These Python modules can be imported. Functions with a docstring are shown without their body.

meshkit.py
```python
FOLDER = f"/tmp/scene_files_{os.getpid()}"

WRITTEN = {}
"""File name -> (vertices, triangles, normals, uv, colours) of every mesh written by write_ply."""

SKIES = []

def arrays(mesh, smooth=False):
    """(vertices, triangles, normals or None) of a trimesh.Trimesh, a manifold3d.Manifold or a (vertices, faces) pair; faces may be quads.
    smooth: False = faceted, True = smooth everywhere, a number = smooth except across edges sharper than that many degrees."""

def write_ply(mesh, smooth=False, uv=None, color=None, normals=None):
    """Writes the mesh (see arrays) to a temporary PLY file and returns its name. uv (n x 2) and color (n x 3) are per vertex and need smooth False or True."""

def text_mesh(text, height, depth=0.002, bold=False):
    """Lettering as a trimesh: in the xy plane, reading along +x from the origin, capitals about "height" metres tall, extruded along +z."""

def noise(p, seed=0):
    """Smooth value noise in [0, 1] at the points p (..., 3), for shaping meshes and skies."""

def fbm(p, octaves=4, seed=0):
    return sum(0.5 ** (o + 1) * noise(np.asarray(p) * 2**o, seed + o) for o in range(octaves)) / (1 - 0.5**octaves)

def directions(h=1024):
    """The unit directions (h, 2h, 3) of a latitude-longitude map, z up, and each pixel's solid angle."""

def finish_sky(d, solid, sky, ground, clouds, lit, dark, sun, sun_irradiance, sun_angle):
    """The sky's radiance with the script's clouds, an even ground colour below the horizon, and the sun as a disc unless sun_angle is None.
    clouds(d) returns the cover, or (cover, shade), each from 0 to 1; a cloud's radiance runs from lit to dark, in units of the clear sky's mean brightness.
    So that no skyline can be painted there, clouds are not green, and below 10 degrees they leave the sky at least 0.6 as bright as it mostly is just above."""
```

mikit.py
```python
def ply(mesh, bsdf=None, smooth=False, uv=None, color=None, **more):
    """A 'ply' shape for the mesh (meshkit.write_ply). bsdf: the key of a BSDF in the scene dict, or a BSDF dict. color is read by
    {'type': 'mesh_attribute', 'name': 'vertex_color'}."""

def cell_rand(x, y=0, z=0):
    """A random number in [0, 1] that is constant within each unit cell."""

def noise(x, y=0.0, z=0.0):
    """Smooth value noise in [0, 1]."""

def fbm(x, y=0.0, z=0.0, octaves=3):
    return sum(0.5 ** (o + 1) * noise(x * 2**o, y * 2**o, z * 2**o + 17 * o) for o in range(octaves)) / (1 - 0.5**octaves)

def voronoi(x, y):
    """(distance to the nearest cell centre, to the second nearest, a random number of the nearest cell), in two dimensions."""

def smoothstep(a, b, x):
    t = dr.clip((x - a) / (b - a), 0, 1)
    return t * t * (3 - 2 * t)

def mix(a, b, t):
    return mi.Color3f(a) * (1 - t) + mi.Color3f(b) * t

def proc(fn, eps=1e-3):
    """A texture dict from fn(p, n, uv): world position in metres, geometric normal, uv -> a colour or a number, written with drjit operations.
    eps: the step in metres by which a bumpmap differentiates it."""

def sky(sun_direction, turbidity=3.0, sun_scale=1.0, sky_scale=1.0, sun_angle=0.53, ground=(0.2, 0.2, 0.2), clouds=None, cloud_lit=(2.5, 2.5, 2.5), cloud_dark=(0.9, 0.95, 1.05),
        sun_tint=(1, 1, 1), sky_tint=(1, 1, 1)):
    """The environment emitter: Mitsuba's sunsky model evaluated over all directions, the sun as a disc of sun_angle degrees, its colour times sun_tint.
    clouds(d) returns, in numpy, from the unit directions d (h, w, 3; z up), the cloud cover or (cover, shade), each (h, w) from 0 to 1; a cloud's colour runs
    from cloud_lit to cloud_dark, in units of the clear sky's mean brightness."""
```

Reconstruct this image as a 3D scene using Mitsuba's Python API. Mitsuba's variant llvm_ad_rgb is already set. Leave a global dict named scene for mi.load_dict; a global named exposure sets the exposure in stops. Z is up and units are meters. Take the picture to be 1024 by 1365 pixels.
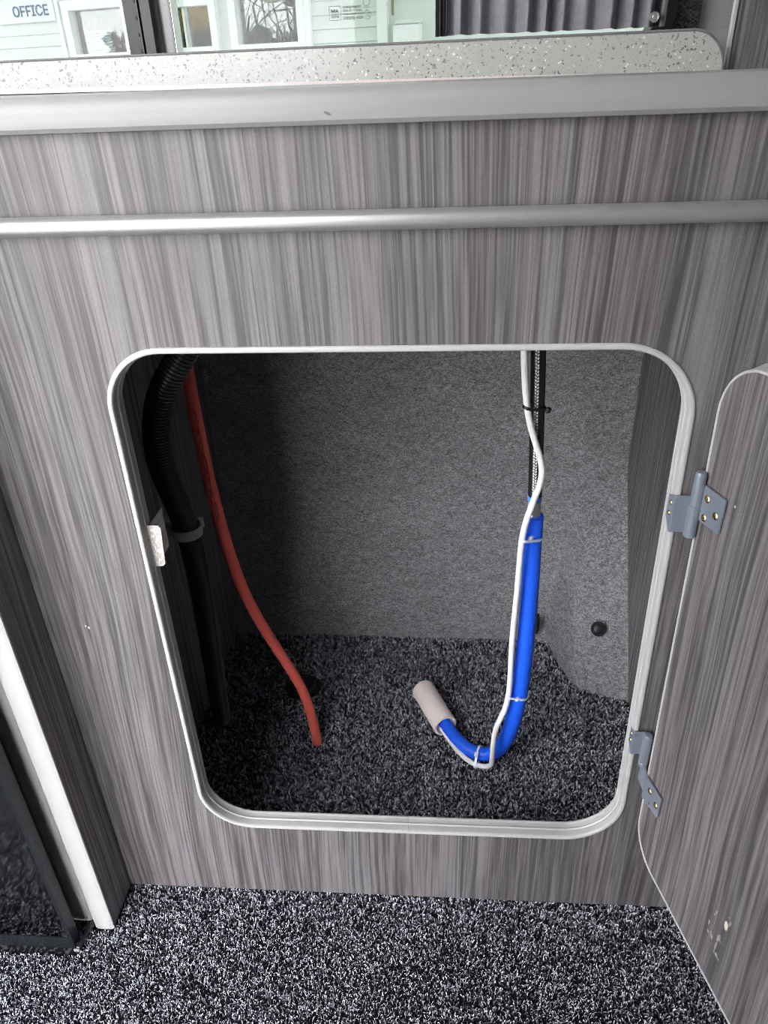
import math
import numpy as np, trimesh, drjit as dr, mitsuba as mi, mikit, meshkit
from mikit import noise, fbm, voronoi, cell_rand, smoothstep, mix
from shapely.geometry import Polygon, box as sbox

T = mi.ScalarTransform4f
scene, labels = {'type': 'scene'}, {}

# ---------------------------------------------------------------- camera, sky, exposure
CAM = np.array([0.0, -0.57, 0.9003])
FWD, UP = np.array([-0.072, 0.8632, -0.4997]), np.array([-0.0060, 0.5006, 0.8657])
scene['camera'] = {'type': 'perspective', 'fov_axis': 'x', 'fov': math.degrees(2 * math.atan(512 / 980)), 'near_clip': 0.02,
                   'to_world': T().look_at(origin=CAM.tolist(), target=(CAM + FWD).tolist(), up=UP.tolist())}
scene['sky'] = mikit.sky((0.3, -0.6, 0.75), turbidity=4.0, sun_scale=0.0, ground=(0.25, 0.25, 0.24),
                         clouds=lambda d: np.ones(d.shape[:2]), cloud_lit=(1.0, 1.0, 1.03), cloud_dark=(0.9, 0.92, 0.96))
exposure = 6.4

# ---------------------------------------------------------------- helpers
def put(key, mesh, mat, smooth=False, label=None, cat=None, group=None, kind=None, **kw):
    n, k = 0, key
    while k in scene:
        n += 1
        k = f'{key}_{n:03d}'
    scene[k] = mikit.ply(mesh, 'mat_' + mat, smooth=smooth, **kw)
    tag(k, label, cat, group, kind)
    return k

def tag(k, label=None, cat=None, group=None, kind=None):
    d = {}
    if label: d['label'] = label
    if cat: d['category'] = cat
    if group: d['group'] = group
    if kind: d['kind'] = kind
    if d: labels[k] = d
    return k

def cat_(*ms):
    return trimesh.util.concatenate([m for m in ms])

def bx(x0, x1, y0, y1, z0, z1, r=0.0):
    """box, with chamfered edges of size r"""
    e = np.array([x1 - x0, y1 - y0, z1 - z0]); c = np.array([x0 + x1, y0 + y1, z0 + z1]) / 2
    if r <= 0:
        m = trimesh.creation.box(e)
    else:
        h = e / 2
        pts = []
        for s in np.ndindex(2, 2, 2):
            s = np.array(s) * 2 - 1
            for a in range(3):
                q = h - r; q = q.copy(); q[a] = h[a]
                pts.append(s * q)
        m = trimesh.convex.convex_hull(np.array(pts))
    m.apply_translation(c)
    return m

def rrect(x0, x1, z0, z1, r, n=12):
    r = [r] * 4 if np.isscalar(r) else r
    out = []
    for (cx, cz, a0, rr) in ((x1 - r[0], z1 - r[0], 0, r[0]), (x0 + r[1], z1 - r[1], 90, r[1]), (x0 + r[2], z0 + r[2], 180, r[2]), (x1 - r[3], z0 + r[3], 270, r[3])):
        for k in range(n + 1):
            a = math.radians(a0 + 90 * k / n)
            out.append((cx + rr * math.cos(a), cz + rr * math.sin(a)))
    return np.array(out)

def extr(poly, depth):
    return trimesh.creation.extrude_polygon(poly, depth, engine='earcut')

def xz(m, y0, depth_dir=1):
    """a polygon extruded in (x, z, depth): depth becomes y from y0 on"""
    v = m.vertices.copy()
    m.vertices = np.c_[v[:, 0], y0 + depth_dir * v[:, 2], v[:, 1]]
    if depth_dir > 0: m.invert()
    return m

def spline(pts, n=120):
    from scipy.interpolate import CubicSpline
    p = np.asarray(pts, float)
    t = np.r_[0, np.cumsum(np.linalg.norm(np.diff(p, axis=0), axis=1) ** 0.5)]
    cs = CubicSpline(t, p)
    q = cs(np.linspace(0, t[-1], 1500))
    s = np.r_[0, np.cumsum(np.linalg.norm(np.diff(q, axis=0), axis=1))]
    return np.stack([np.interp(np.linspace(0, s[-1], n), s, q[:, k]) for k in range(3)], 1)

def frames(c):
    t = np.gradient(c, axis=0); t /= np.linalg.norm(t, axis=1, keepdims=True)
    a = np.array([0, -1.0, 0.2]); a -= t[0] * (a @ t[0]); a /= np.linalg.norm(a)
    N = [a]
    for k in range(1, len(c)):
        a = N[-1] - t[k] * (N[-1] @ t[k]); N.append(a / np.linalg.norm(a))
    N = np.array(N)
    return t, N, np.cross(t, N)

def tube(c, r, m=20, caps=True):
    """tube along the points c; r a number, an array per point or a grid (points, m)"""
    c = np.asarray(c, float); n = len(c)
    t, N, B = frames(c)
    a = np.arange(m) / m * 2 * np.pi
    r = np.broadcast_to(np.asarray(r, float).reshape(-1, 1) if np.ndim(r) == 1 else r, (n, m))
    v = (c[:, None] + r[..., None] * (np.cos(a)[None, :, None] * N[:, None] + np.sin(a)[None, :, None] * B[:, None])).reshape(-1, 3)
    i = np.arange(n - 1)[:, None] * m; j = np.arange(m)[None]; j2 = (j + 1) % m
    f = np.concatenate([np.stack([i + j, i + j2, i + m + j2], -1).reshape(-1, 3), np.stack([i + j, i + m + j2, i + m + j], -1).reshape(-1, 3)])
    if caps:
        v = np.vstack([v, c[0], c[-1]]); a0, a1 = n * m, n * m + 1
        k = np.arange(m); k2 = (k + 1) % m; l = (n - 1) * m
        f = np.vstack([f, np.stack([k2, k, np.full(m, a0)], 1), np.stack([l + k, l + k2, np.full(m, a1)], 1)])
    return trimesh.Trimesh(v, f, process=False)

def sweep_loop(path, profile, closed=True):
    """path (n,2) in (x,z) anticlockwise; profile (k,2) of (inward offset, y)"""
    p = np.asarray(path, float); n = len(p); q = np.asarray(profile, float); k = len(q)
    if closed: d = np.roll(p, -1, 0) - np.roll(p, 1, 0)
    else: d = np.gradient(p, axis=0)
    d /= np.linalg.norm(d, axis=1, keepdims=True)
    nin = np.c_[-d[:, 1], d[:, 0]]
    P = p[:, None] + q[None, :, 0, None] * nin[:, None]
    v = np.stack([P[..., 0], np.broadcast_to(q[None, :, 1], (n, k)), P[..., 1]], -1).reshape(-1, 3)
    f = []
    for i in range(n if closed else n - 1):
        i2 = (i + 1) % n
        for j in range(k):
            j2 = (j + 1) % k
            f += [(i * k + j, i * k + j2, i2 * k + j2), (i * k + j, i2 * k + j2, i2 * k + j)]
    if not closed:
        for j in range(1, k - 1):
            f += [(0, j + 1, j), ((n - 1) * k, (n - 1) * k + j, (n - 1) * k + j + 1)]
    m = trimesh.Trimesh(v, np.array(f), process=False)
    trimesh.repair.fix_normals(m)
    return m

def lathe(prof, m=32):
    return trimesh.creation.revolve(np.array(prof, float), sections=m)

def align(mesh, origin, zdir):
    M = trimesh.geometry.align_vectors([0, 0, 1], np.asarray(zdir, float) / np.linalg.norm(zdir))
    M[:3, 3] = origin
    return mesh.apply_transform(M)

# ---------------------------------------------------------------- materials
def mat(key, d): scene['mat_' + key] = d; return key
def two(d): return {'type': 'twosided', 'b': d}
def princ(col, rough=0.5, spec=0.5, **kw):
    c = col if isinstance(col, dict) else {'type': 'rgb', 'value': list(col)}
    return {'type': 'principled', 'base_color': c, 'roughness': rough, 'specular': spec, **kw}

def grain(u, z, lo, hi, seed):
    """streaked grey laminate, the grain running along z"""
    w = (noise(u * 7 + seed, z * 1.8, seed) - 0.5) * 0.030 + (noise(u * 40, z * 9, seed + 3) - 0.5) * 0.0022
    q = u + w
    a = noise(q * 55 + seed, z * 1.0, seed + 5)
    b = noise(q * 210, z * 2.4, seed + 9)
    c = noise(q * 560, z * 7.0, seed + 13)
    d = noise(q * 1100, z * 30.0, seed + 17)
    t = smoothstep(0.18, 0.84, 0.14 * a + 0.27 * b + 0.37 * c + 0.22 * d)
    # dark pores in thin irregular lines, and the embossed tick of the surface
    line = smoothstep(0.075, 0.02, dr.abs(noise(q * 125, z * 1.3, seed + 29) - 0.52)) * (0.35 + 0.65 * noise(q * 60, z * 14, seed + 33))
    tick = noise(u * 1500, z * 850, seed + 37)
    t = dr.clip(t * (0.86 + 0.28 * tick) - 0.34 * line, 0.0, 1.0)
    tint = noise(q * 45 + 31, z * 4.0, seed + 21)
    return mix(lo, hi, t) * mix((1.02, 0.955, 0.965), (0.96, 0.985, 0.99), tint)
LO, HI = (0.068, 0.065, 0.067), (0.202, 0.190, 0.193)
def spot(a, b, r): return smoothstep(r, r * 0.5, dr.sqrt(a * a + b * b))
def front_col(p, n, uv):
    c = grain(p.x, p.z, LO, HI, 1.0)
    # two small chips in the surface at the left
    s = dr.maximum(spot(p.x + 0.3575, (p.z - 0.4335) * 0.7, 0.0010), spot(p.x + 0.3545, (p.z - 0.4315) * 0.5, 0.0011)) * dr.select(p.y < 0.004, 1.0, 0.0)
    return mix(c, (0.55, 0.55, 0.55), s)
mat('laminate_front', two(princ(mikit.proc(front_col), 0.42, 0.45)))
mat('laminate_side', two(princ(mikit.proc(lambda p, n, uv: grain(p.y, p.z, LO, HI, 7.0)), 0.5, 0.35)))
DA = math.radians(13.3)
DU, DN, DP = np.array([math.sin(DA), -math.cos(DA), 0]), np.array([math.cos(DA), math.sin(DA), 0]), np.array([0.2230, 0.0, 0.0])
def door_col(p, n, uv):
    u = (p.x - 0.2230) * math.sin(DA) - p.y * math.cos(DA)
    c = grain(u * 0.75, p.z, LO, HI, 12.0)
    # torn remnants of a sticker near the lower edge
    inside = smoothstep(0.147, 0.150, u) * smoothstep(0.176, 0.172, u) * smoothstep(0.186, 0.190, p.z) * smoothstep(0.252, 0.248, p.z)
    s = smoothstep(0.60, 0.72, fbm(u * 260, p.z * 90, 2.0)) * inside
    flake = smoothstep(0.0035, 0.0022, dr.sqrt(dr.square((u - 0.1690) * 1.2) + dr.square((p.z - 0.2365) * 0.55 + (u - 0.1690) * 0.3)))
    c = mix(c, (0.5, 0.5, 0.5), spot(u - 0.0500, (p.z - 0.6050) * 0.8, 0.0012))
    return mix(mix(c, (0.40, 0.39, 0.38), s * 0.6), (0.55, 0.53, 0.44), flake)
mat('laminate_door', two(princ(mikit.proc(door_col), 0.45, 0.4)))
def felt_col(p, n, uv):
    x, y, z = p.x, p.y, p.z
    f = noise(x * 520, y * 520, z * 520)
    r1 = smoothstep(0.10, 0.0, dr.abs(noise(x * 300, y * 300, z * 300) - 0.5))
    r2 = smoothstep(0.09, 0.0, dr.abs(noise(x * 430 + 7, y * 430, z * 430) - 0.5))
    h = fbm(x * 150, y * 150, z * 150)
    m = fbm(x * 12, y * 12, z * 12)
    t = dr.clip(0.36 * f + 0.34 * h + 0.24 * r1 + 0.20 * r2 - 0.10, 0, 1)
    lint = smoothstep(0.90, 0.96, noise(x * 300 + 50, y * 300, z * 300)) * smoothstep(0.6, 0.8, noise(x * 25, y * 25, z * 25 + 9))
    c = mix((0.050, 0.050, 0.054), (0.64, 0.64, 0.655), t) * (0.88 + 0.24 * m)
    return mix(c, (0.62, 0.62, 0.60), lint * 0.6)
mat('felt', two({'type': 'bumpmap', 'arbitrary': mikit.proc(lambda p, n, uv: noise(p.x * 500, p.y * 500, p.z * 500), eps=4e-4), 'scale': 0.0006,
                 'b': {'type': 'diffuse', 'reflectance': mikit.proc(felt_col)}}))
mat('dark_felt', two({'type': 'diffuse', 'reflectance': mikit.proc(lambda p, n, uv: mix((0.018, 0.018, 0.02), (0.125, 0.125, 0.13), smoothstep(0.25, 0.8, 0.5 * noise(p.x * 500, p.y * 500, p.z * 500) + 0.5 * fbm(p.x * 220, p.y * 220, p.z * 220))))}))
mat('carpet', two({'type': 'diffuse', 'reflectance': {'type': 'mesh_attribute', 'name': 'vertex_color'}}))
mat('carpet_backing', two({'type': 'diffuse', 'reflectance': mikit.proc(lambda p, n, uv: mix((0.012, 0.012, 0.015), (0.07, 0.07, 0.08), smoothstep(0.5, 0.8, noise(p.x * 400, p.y * 400, 1.0))))}))
def trim_col(p, n, uv):
    d = noise(p.x * 25, p.y * 25, p.z * 25)
    # a short red pen stroke across the left jamb
    k = dr.abs((p.z - 0.5318) - (p.y + 0.0025) * 0.25 - (noise(p.y * 900, p.z * 300) - 0.5) * 0.0012)
    s = smoothstep(0.0011, 0.0006, k) * smoothstep(-0.26, -0.27, p.x) * smoothstep(0.0105, 0.009, p.y) * smoothstep(0.35, 0.5, noise(p.y * 1200, p.z * 500, 4.0))
    return mix(mix((0.425, 0.425, 0.41), (0.43, 0.43, 0.415), d), (0.45, 0.12, 0.18), s * 0.85)
mat('trim_plastic', two(princ(mikit.proc(trim_col), 0.32, 0.5)))
mat('white_edging', two(princ((0.43, 0.43, 0.42), 0.35, 0.5)))
mat('grey_edging', two(princ((0.40, 0.41, 0.40), 0.4, 0.45)))
mat('bumper_plastic', two(princ(mikit.proc(lambda p, n, uv: mix((0.265, 0.262, 0.248), (0.285, 0.282, 0.268), fbm(p.x * 18, p.y * 90, p.z * 240)) *
    (1 - 0.55 * smoothstep(0.0013, 0.0006, dr.sqrt(dr.square((p.x + 0.075) * 0.4) + dr.square(p.z - 0.8865 + (p.x + 0.075) * 0.35))))), 0.38, 0.5)))
mat('satin_aluminium', two(princ((0.44, 0.445, 0.435), 0.36, 0.5, metallic=0.65)))
def speckle(p, n, uv):
    w_ = p.z + p.y
    q1, q2 = p.x * 240 + noise(p.x * 300, w_ * 300) * 0.8, w_ * 240 + noise(p.x * 300 + 9, w_ * 300) * 0.8
    a, b, w = voronoi(q1, q2)
    on = smoothstep(0.34, 0.22, a) * dr.select(w > 0.72, 1.0, 0.0)
    a2, b2, w2 = voronoi(p.x * 520 + 7, w_ * 520 + 3)
    on2 = smoothstep(0.30, 0.2, a2) * dr.select(w2 > 0.86, 1.0, 0.0)
    c = mix((0.39, 0.395, 0.365), (0.41, 0.415, 0.385), noise(p.x * 40, w_ * 40))
    c = mix(c, mix((0.12, 0.12, 0.115), (0.32, 0.32, 0.31), noise(p.x * 80, w_ * 80, 5.0)), on)
    c = mix(c, (0.75, 0.75, 0.73), dr.select(w > 0.72, 0.0, 1.0) * smoothstep(0.26, 0.16, a) * dr.select(w < 0.12, 1.0, 0.0))
    return mix(c, (0.20, 0.20, 0.195), on2 * 0.8)
mat('speckled_laminate', two(princ(mikit.proc(speckle), 0.22, 0.5)))
mat('dark_grey_edging', two(princ((0.17, 0.175, 0.175), 0.4, 0.5)))
mat('lid_gloss', two(princ((0.60, 0.54, 0.53), 0.2, 0.5)))
mat('black_plastic', two(princ((0.012, 0.012, 0.014), 0.38, 0.5)))
mat('black_gloss', two(princ((0.016, 0.016, 0.019), 0.2, 0.9)))
mat('fridge_plastic', two(princ((0.010, 0.011, 0.014), 0.3, 0.2)))
mat('fridge_gloss', two(princ((0.15, 0.155, 0.165), 0.07, 0.5, metallic=1.0)))
mat('dark_void', two({'type': 'diffuse', 'reflectance': {'type': 'rgb', 'value': [0.02, 0.02, 0.022]}}))
mat('hinge_grey', two(princ((0.20, 0.225, 0.27), 0.33, 0.5, metallic=0.25)))
mat('brass', two({'type': 'roughconductor', 'material': 'Al', 'alpha': 0.22, 'specular_reflectance': {'type': 'rgb', 'value': [0.82, 0.66, 0.36]}}))
mat('steel', two(princ((0.72, 0.70, 0.68), 0.25, 0.5, metallic=0.8)))
mat('scratched_zinc', two({'type': 'roughconductor', 'material': 'Al', 'alpha': 0.33,
    'specular_reflectance': mikit.proc(lambda p, n, uv: mix((0.62, 0.57, 0.53), (0.92, 0.90, 0.88), smoothstep(0.4, 0.75, fbm(p.x * 900, 1.0, p.z * 300))))}))
mat('red_rubber', two(princ(mikit.proc(lambda p, n, uv: mix((0.74, 0.125, 0.095), (0.82, 0.155, 0.115), fbm(p.x * 200, p.y * 200, p.z * 120))), 0.55, 0.3)))
mat('dark_ink', two({'type': 'diffuse', 'reflectance': {'type': 'rgb', 'value': [0.10, 0.015, 0.015]}}))
mat('blue_rubber', two(princ((0.014, 0.11, 0.80), 0.42, 0.4)))
mat('light_blue_plastic', two(princ((0.08, 0.30, 0.75), 0.4, 0.4)))
mat('white_pvc', two(princ((0.80, 0.80, 0.79), 0.38, 0.5)))
mat('pump_cream', two(princ((0.90, 0.80, 0.755), 0.42, 0.45)))
mat('tie_clear', two(princ((0.72, 0.80, 0.88), 0.3, 0.5)))
mat('clip_grey', two(princ((0.42, 0.40, 0.38), 0.45, 0.4)))
mat('braid_glint', two({'type': 'roughconductor', 'material': 'Al', 'alpha': 0.25, 'specular_reflectance': {'type': 'rgb', 'value': [0.7, 0.7, 0.7]}}))
mat('curtain_cloth', two(princ(mikit.proc(lambda p, n, uv: mix((0.20, 0.192, 0.21), (0.25, 0.24, 0.26), noise(p.x * 700, p.y * 700, p.z * 200))), 0.8, 0.2, sheen=0.3)))
mat('van_liner', two({'type': 'diffuse', 'reflectance': {'type': 'rgb', 'value': [0.32, 0.32, 0.32]}}))
mat('van_paint', two(princ((0.10, 0.13, 0.13), 0.3, 0.5)))
mat('window_glass', {'type': 'thindielectric', 'int_ior': 1.5, 'specular_transmittance': {'type': 'rgb', 'value': [0.38, 0.42, 0.395]}, 'specular_reflectance': {'type': 'rgb', 'value': [0.35, 0.35, 0.35]}})
mat('rubber_frame', two(princ((0.045, 0.042, 0.042), 0.45, 0.4)))
mat('sticker_ink', two({'type': 'diffuse', 'reflectance': {'type': 'rgb', 'value': [0.03, 0.04, 0.04]}}))
mat('office_white', two(princ(mikit.proc(lambda p, n, uv: mix((0.56, 0.60, 0.57), (0.61, 0.64, 0.61), fbm(p.x * 6, p.y * 6, p.z * 14))), 0.6, 0.3)))
mat('office_frame', two(princ((0.70, 0.72, 0.70), 0.4, 0.4)))
mat('sign_white', two(princ((0.64, 0.68, 0.66), 0.5, 0.3)))
mat('sign_blue', two({'type': 'diffuse', 'reflectance': {'type': 'rgb', 'value': [0.05, 0.09, 0.22]}}))
mat('office_glass', {'type': 'thindielectric', 'int_ior': 1.95})
mat('room_brown', two({'type': 'diffuse', 'reflectance': {'type': 'rgb', 'value': [0.17, 0.155, 0.115]}}))
mat('room_dark', two({'type': 'diffuse', 'reflectance': {'type': 'rgb', 'value': [0.02, 0.022, 0.02]}}))
mat('blind_blue', two({'type': 'diffuse', 'reflectance': {'type': 'rgb', 'value': [0.42, 0.55, 0.58]}}))
mat('bark', two({'type': 'diffuse', 'reflectance': {'type': 'rgb', 'value': [0.07, 0.055, 0.045]}}))
mat('leaf_dark', two({'type': 'diffuse', 'reflectance': {'type': 'rgb', 'value': [0.06, 0.10, 0.06]}}))
mat('leaf_yellow', two({'type': 'diffuse', 'reflectance': {'type': 'rgb', 'value': [0.72, 0.56, 0.06]}}))
mat('asphalt', two({'type': 'diffuse', 'reflectance': mikit.proc(lambda p, n, uv: mix((0.34, 0.34, 0.33), (0.44, 0.44, 0.43), fbm(p.x * 3, p.y * 3, 1.0)))}))
mat('olive', two(princ((0.20, 0.19, 0.09), 0.4, 0.5)))

# ---------------------------------------------------------------- the van: floor, walls, ceiling, window
put('ground', bx(-30, 30, -30, 30, -0.60, -0.55), 'asphalt', kind='structure')
WY = -0.80      # the side of the van with the open sliding door
put('floor', bx(-3.0, 2.0, WY, 0.60, -0.03, -0.003), 'carpet_backing', kind='structure')
WX0, WX1, WZ0, WZ1 = -1.00, 0.30, 0.915, 1.48
wall = Polygon([(-3, -0.4), (2, -0.4), (2, 1.95), (-3, 1.95)], [rrect(WX0, WX1, WZ0, WZ1, 0.06)])
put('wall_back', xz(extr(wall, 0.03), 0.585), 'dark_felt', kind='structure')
put('wall_back__outer_skin', xz(extr(wall, 0.006), 0.617), 'van_paint')
DX0, DX1, DZ1 = -2.30, -0.25, 1.84
dwall = Polygon([(-3, -0.4), (2, -0.4), (2, 1.95), (-3, 1.95)], [rrect(DX0, DX1, -0.02, DZ1, 0.08)])
put('wall_front', xz(extr(dwall, 0.05), WY - 0.05), 'van_liner', kind='structure')
put('wall_left', bx(-3.05, -3.0, WY - 0.05, 0.62, -0.4, 1.95), 'van_liner', kind='structure')
put('wall_right', bx(2.0, 2.05, WY - 0.05, 0.62, -0.4, 1.95), 'van_liner', kind='structure')
put('ceiling', bx(-3.05, 2.05, WY - 0.05, 0.63, 1.90, 1.96, 0.01), 'van_liner', kind='structure')

# felt lining of the lower side wall with the moulded bulge at the right
nx, nz = 150, 130
X, Z = np.meshgrid(np.linspace(-0.386, 0.33, nx), np.linspace(-0.002, 0.90, nz), indexing='ij')
base = 0.515 + 0.055 * np.clip(Z / 0.33, 0, 1) ** 0.8
fl = np.interp(X, [0.10, 0.176, 0.200, 0.218, 0.236, 0.252, 0.33], [0.95, 0.70, 0.530, 0.450, 0.398, 0.384, 0.356])
bul = fl + 0.62 * Z + 0.0 * X
k = 0.010
hh = np.clip(0.5 + 0.5 * (bul - base) / k, 0, 1)
Y = bul * (1 - hh) + base * hh - k * hh * (1 - hh)
Y += (meshkit.noise(np.stack([X * 14, Z * 14, 0 * X], -1)) - 0.5) * 0.006
V = np.stack([X, Y, Z], -1).reshape(-1, 3)
ii, jj = np.meshgrid(np.arange(nx - 1), np.arange(nz - 1), indexing='ij'); a = (ii * nz + jj).ravel()
F_ = np.vstack([np.c_[a, a + nz, a + nz + 1], np.c_[a, a + nz + 1, a + 1]])
V2 = V + [0, 0.004, 0]
lin = trimesh.Trimesh(np.vstack([V, V2]), np.vstack([F_, F_[:, ::-1] + len(V)]), process=False)
put('wall_back__felt_lining', lin, 'felt', smooth=True)

# window: sliding panes with two black uprights
fr = Polygon(rrect(WX0, WX1, WZ0, WZ1, 0.06), [rrect(WX0 + 0.022, WX1 - 0.022, WZ0 + 0.022, WZ1 - 0.022, 0.042)])
put('window_1__frame', xz(extr(fr, 0.05), 0.578), 'rubber_frame')
tag('window_1', kind='structure')
put('window_1__upright', cat_(bx(-0.4115, -0.392, 0.560, 0.592, WZ0, WZ1, 0.001), *[bx(-0.3965, -0.3935, 0.5575, 0.561, z, z + 0.004, 0.0008) for z in np.arange(0.95, 1.45, 0.0185)]), 'rubber_frame')
put('window_1__upright', cat_(bx(-0.3925, -0.3905, 0.556, 0.592, WZ0, WZ1), bx(-0.3895, -0.374, 0.558, 0.594, WZ0, WZ1, 0.0012)), 'black_plastic')
put('window_1__upright', cat_(bx(-0.372, -0.356, 0.580, 0.598, WZ0, WZ1, 0.001), bx(-0.355, -0.3525, 0.572, 0.598, WZ0, WZ1, 0.0006)), 'black_gloss')
put('window_1__seal_strip', bx(-0.3518, -0.3502, 0.570, 0.598, WZ0, WZ1, 0.0004), 'steel')
def pane(x0, x1, z0, z1, y):
    return trimesh.Trimesh([[x0, y, z0], [x1, y, z0], [x1, y, z1], [x0, y, z1]], [[0, 1, 2], [0, 2, 3]], process=False)
put('window_1__pane', pane(WX0 + 0.01, -0.392, WZ0 + 0.01, WZ1 - 0.01, 0.590), 'window_glass')
put('window_1__pane', pane(-0.353, WX1 - 0.01, WZ0 + 0.01, WZ1 - 0.01, 0.600), 'window_glass')
def textm(s, h, depth=0.0002, bold=False, width=None):
    m = meshkit.text_mesh(s, h, depth, bold)
    if width:
        b = m.bounds; m.vertices[:, 0] = (m.vertices[:, 0] - b[0, 0]) * width / (b[1, 0] - b[0, 0])
    return m
def on_window(m, x, z, y=0.597):
    """lettering printed to be read from outside: mirrored when seen from inside; x is its right end"""
    v = m.vertices.copy(); b = m.bounds
    m.vertices = np.c_[x - (v[:, 0] - b[0, 0]), y + v[:, 2], z + v[:, 1]]
    return m
st = []
o = rrect(-0.1465, -0.1310, 0.9795, 0.9955, 0.0006, 2); st.append(xz(extr(Polygon(o, [rrect(-0.1461, -0.1314, 0.9799, 0.9951, 0.0004, 2)]), 0.0002), 0.597))
st.append(on_window(textm('AM', 0.0034, bold=True, width=0.0098), -0.1340, 0.9882))
st.append(bx(-0.1437, -0.1337, 0.597, 0.5972, 0.9866, 0.9869))
st.append(on_window(textm('ATE0', 0.0028, bold=True, width=0.0100), -0.1336, 0.9822))
for s, h, x, z, w in (('TEMPERED', 0.0024, -0.1030, 0.9925, 0.0255), ('SAFETY GLASS', 0.0023, -0.1022, 0.9888, 0.0260), ('DOT M534 AS2', 0.0019, -0.1022, 0.9852, 0.0260), ('43R-001851', 0.0032, -0.1020, 0.9803, 0.0262)):
    st.append(on_window(textm(s, h, bold=True, width=w), x, z))
for cx, cz, ra in ((-0.0962, 0.9845, 0.0049), (-0.0968, 0.9985, 0.0044)):
    th = np.linspace(0, 2 * np.pi, 40, endpoint=False); c = np.c_[np.cos(th), np.sin(th)]
    st.append(xz(extr(Polygon(c * ra + [cx, cz], [c * (ra - 0.0004) + [cx, cz]]), 0.0002), 0.597))
st.append(on_window(textm('E1', 0.0036, width=0.0050), -0.0936, 0.9826))
st.append(bx(-0.0970, -0.0962, 0.597, 0.5972, 0.9893, 0.9905)); st.append(on_window(textm('EMARK', 0.0014, width=0.009), -0.0922, 0.9920))
put('window_1__glass_marking', cat_(*st), 'sticker_ink')

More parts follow.
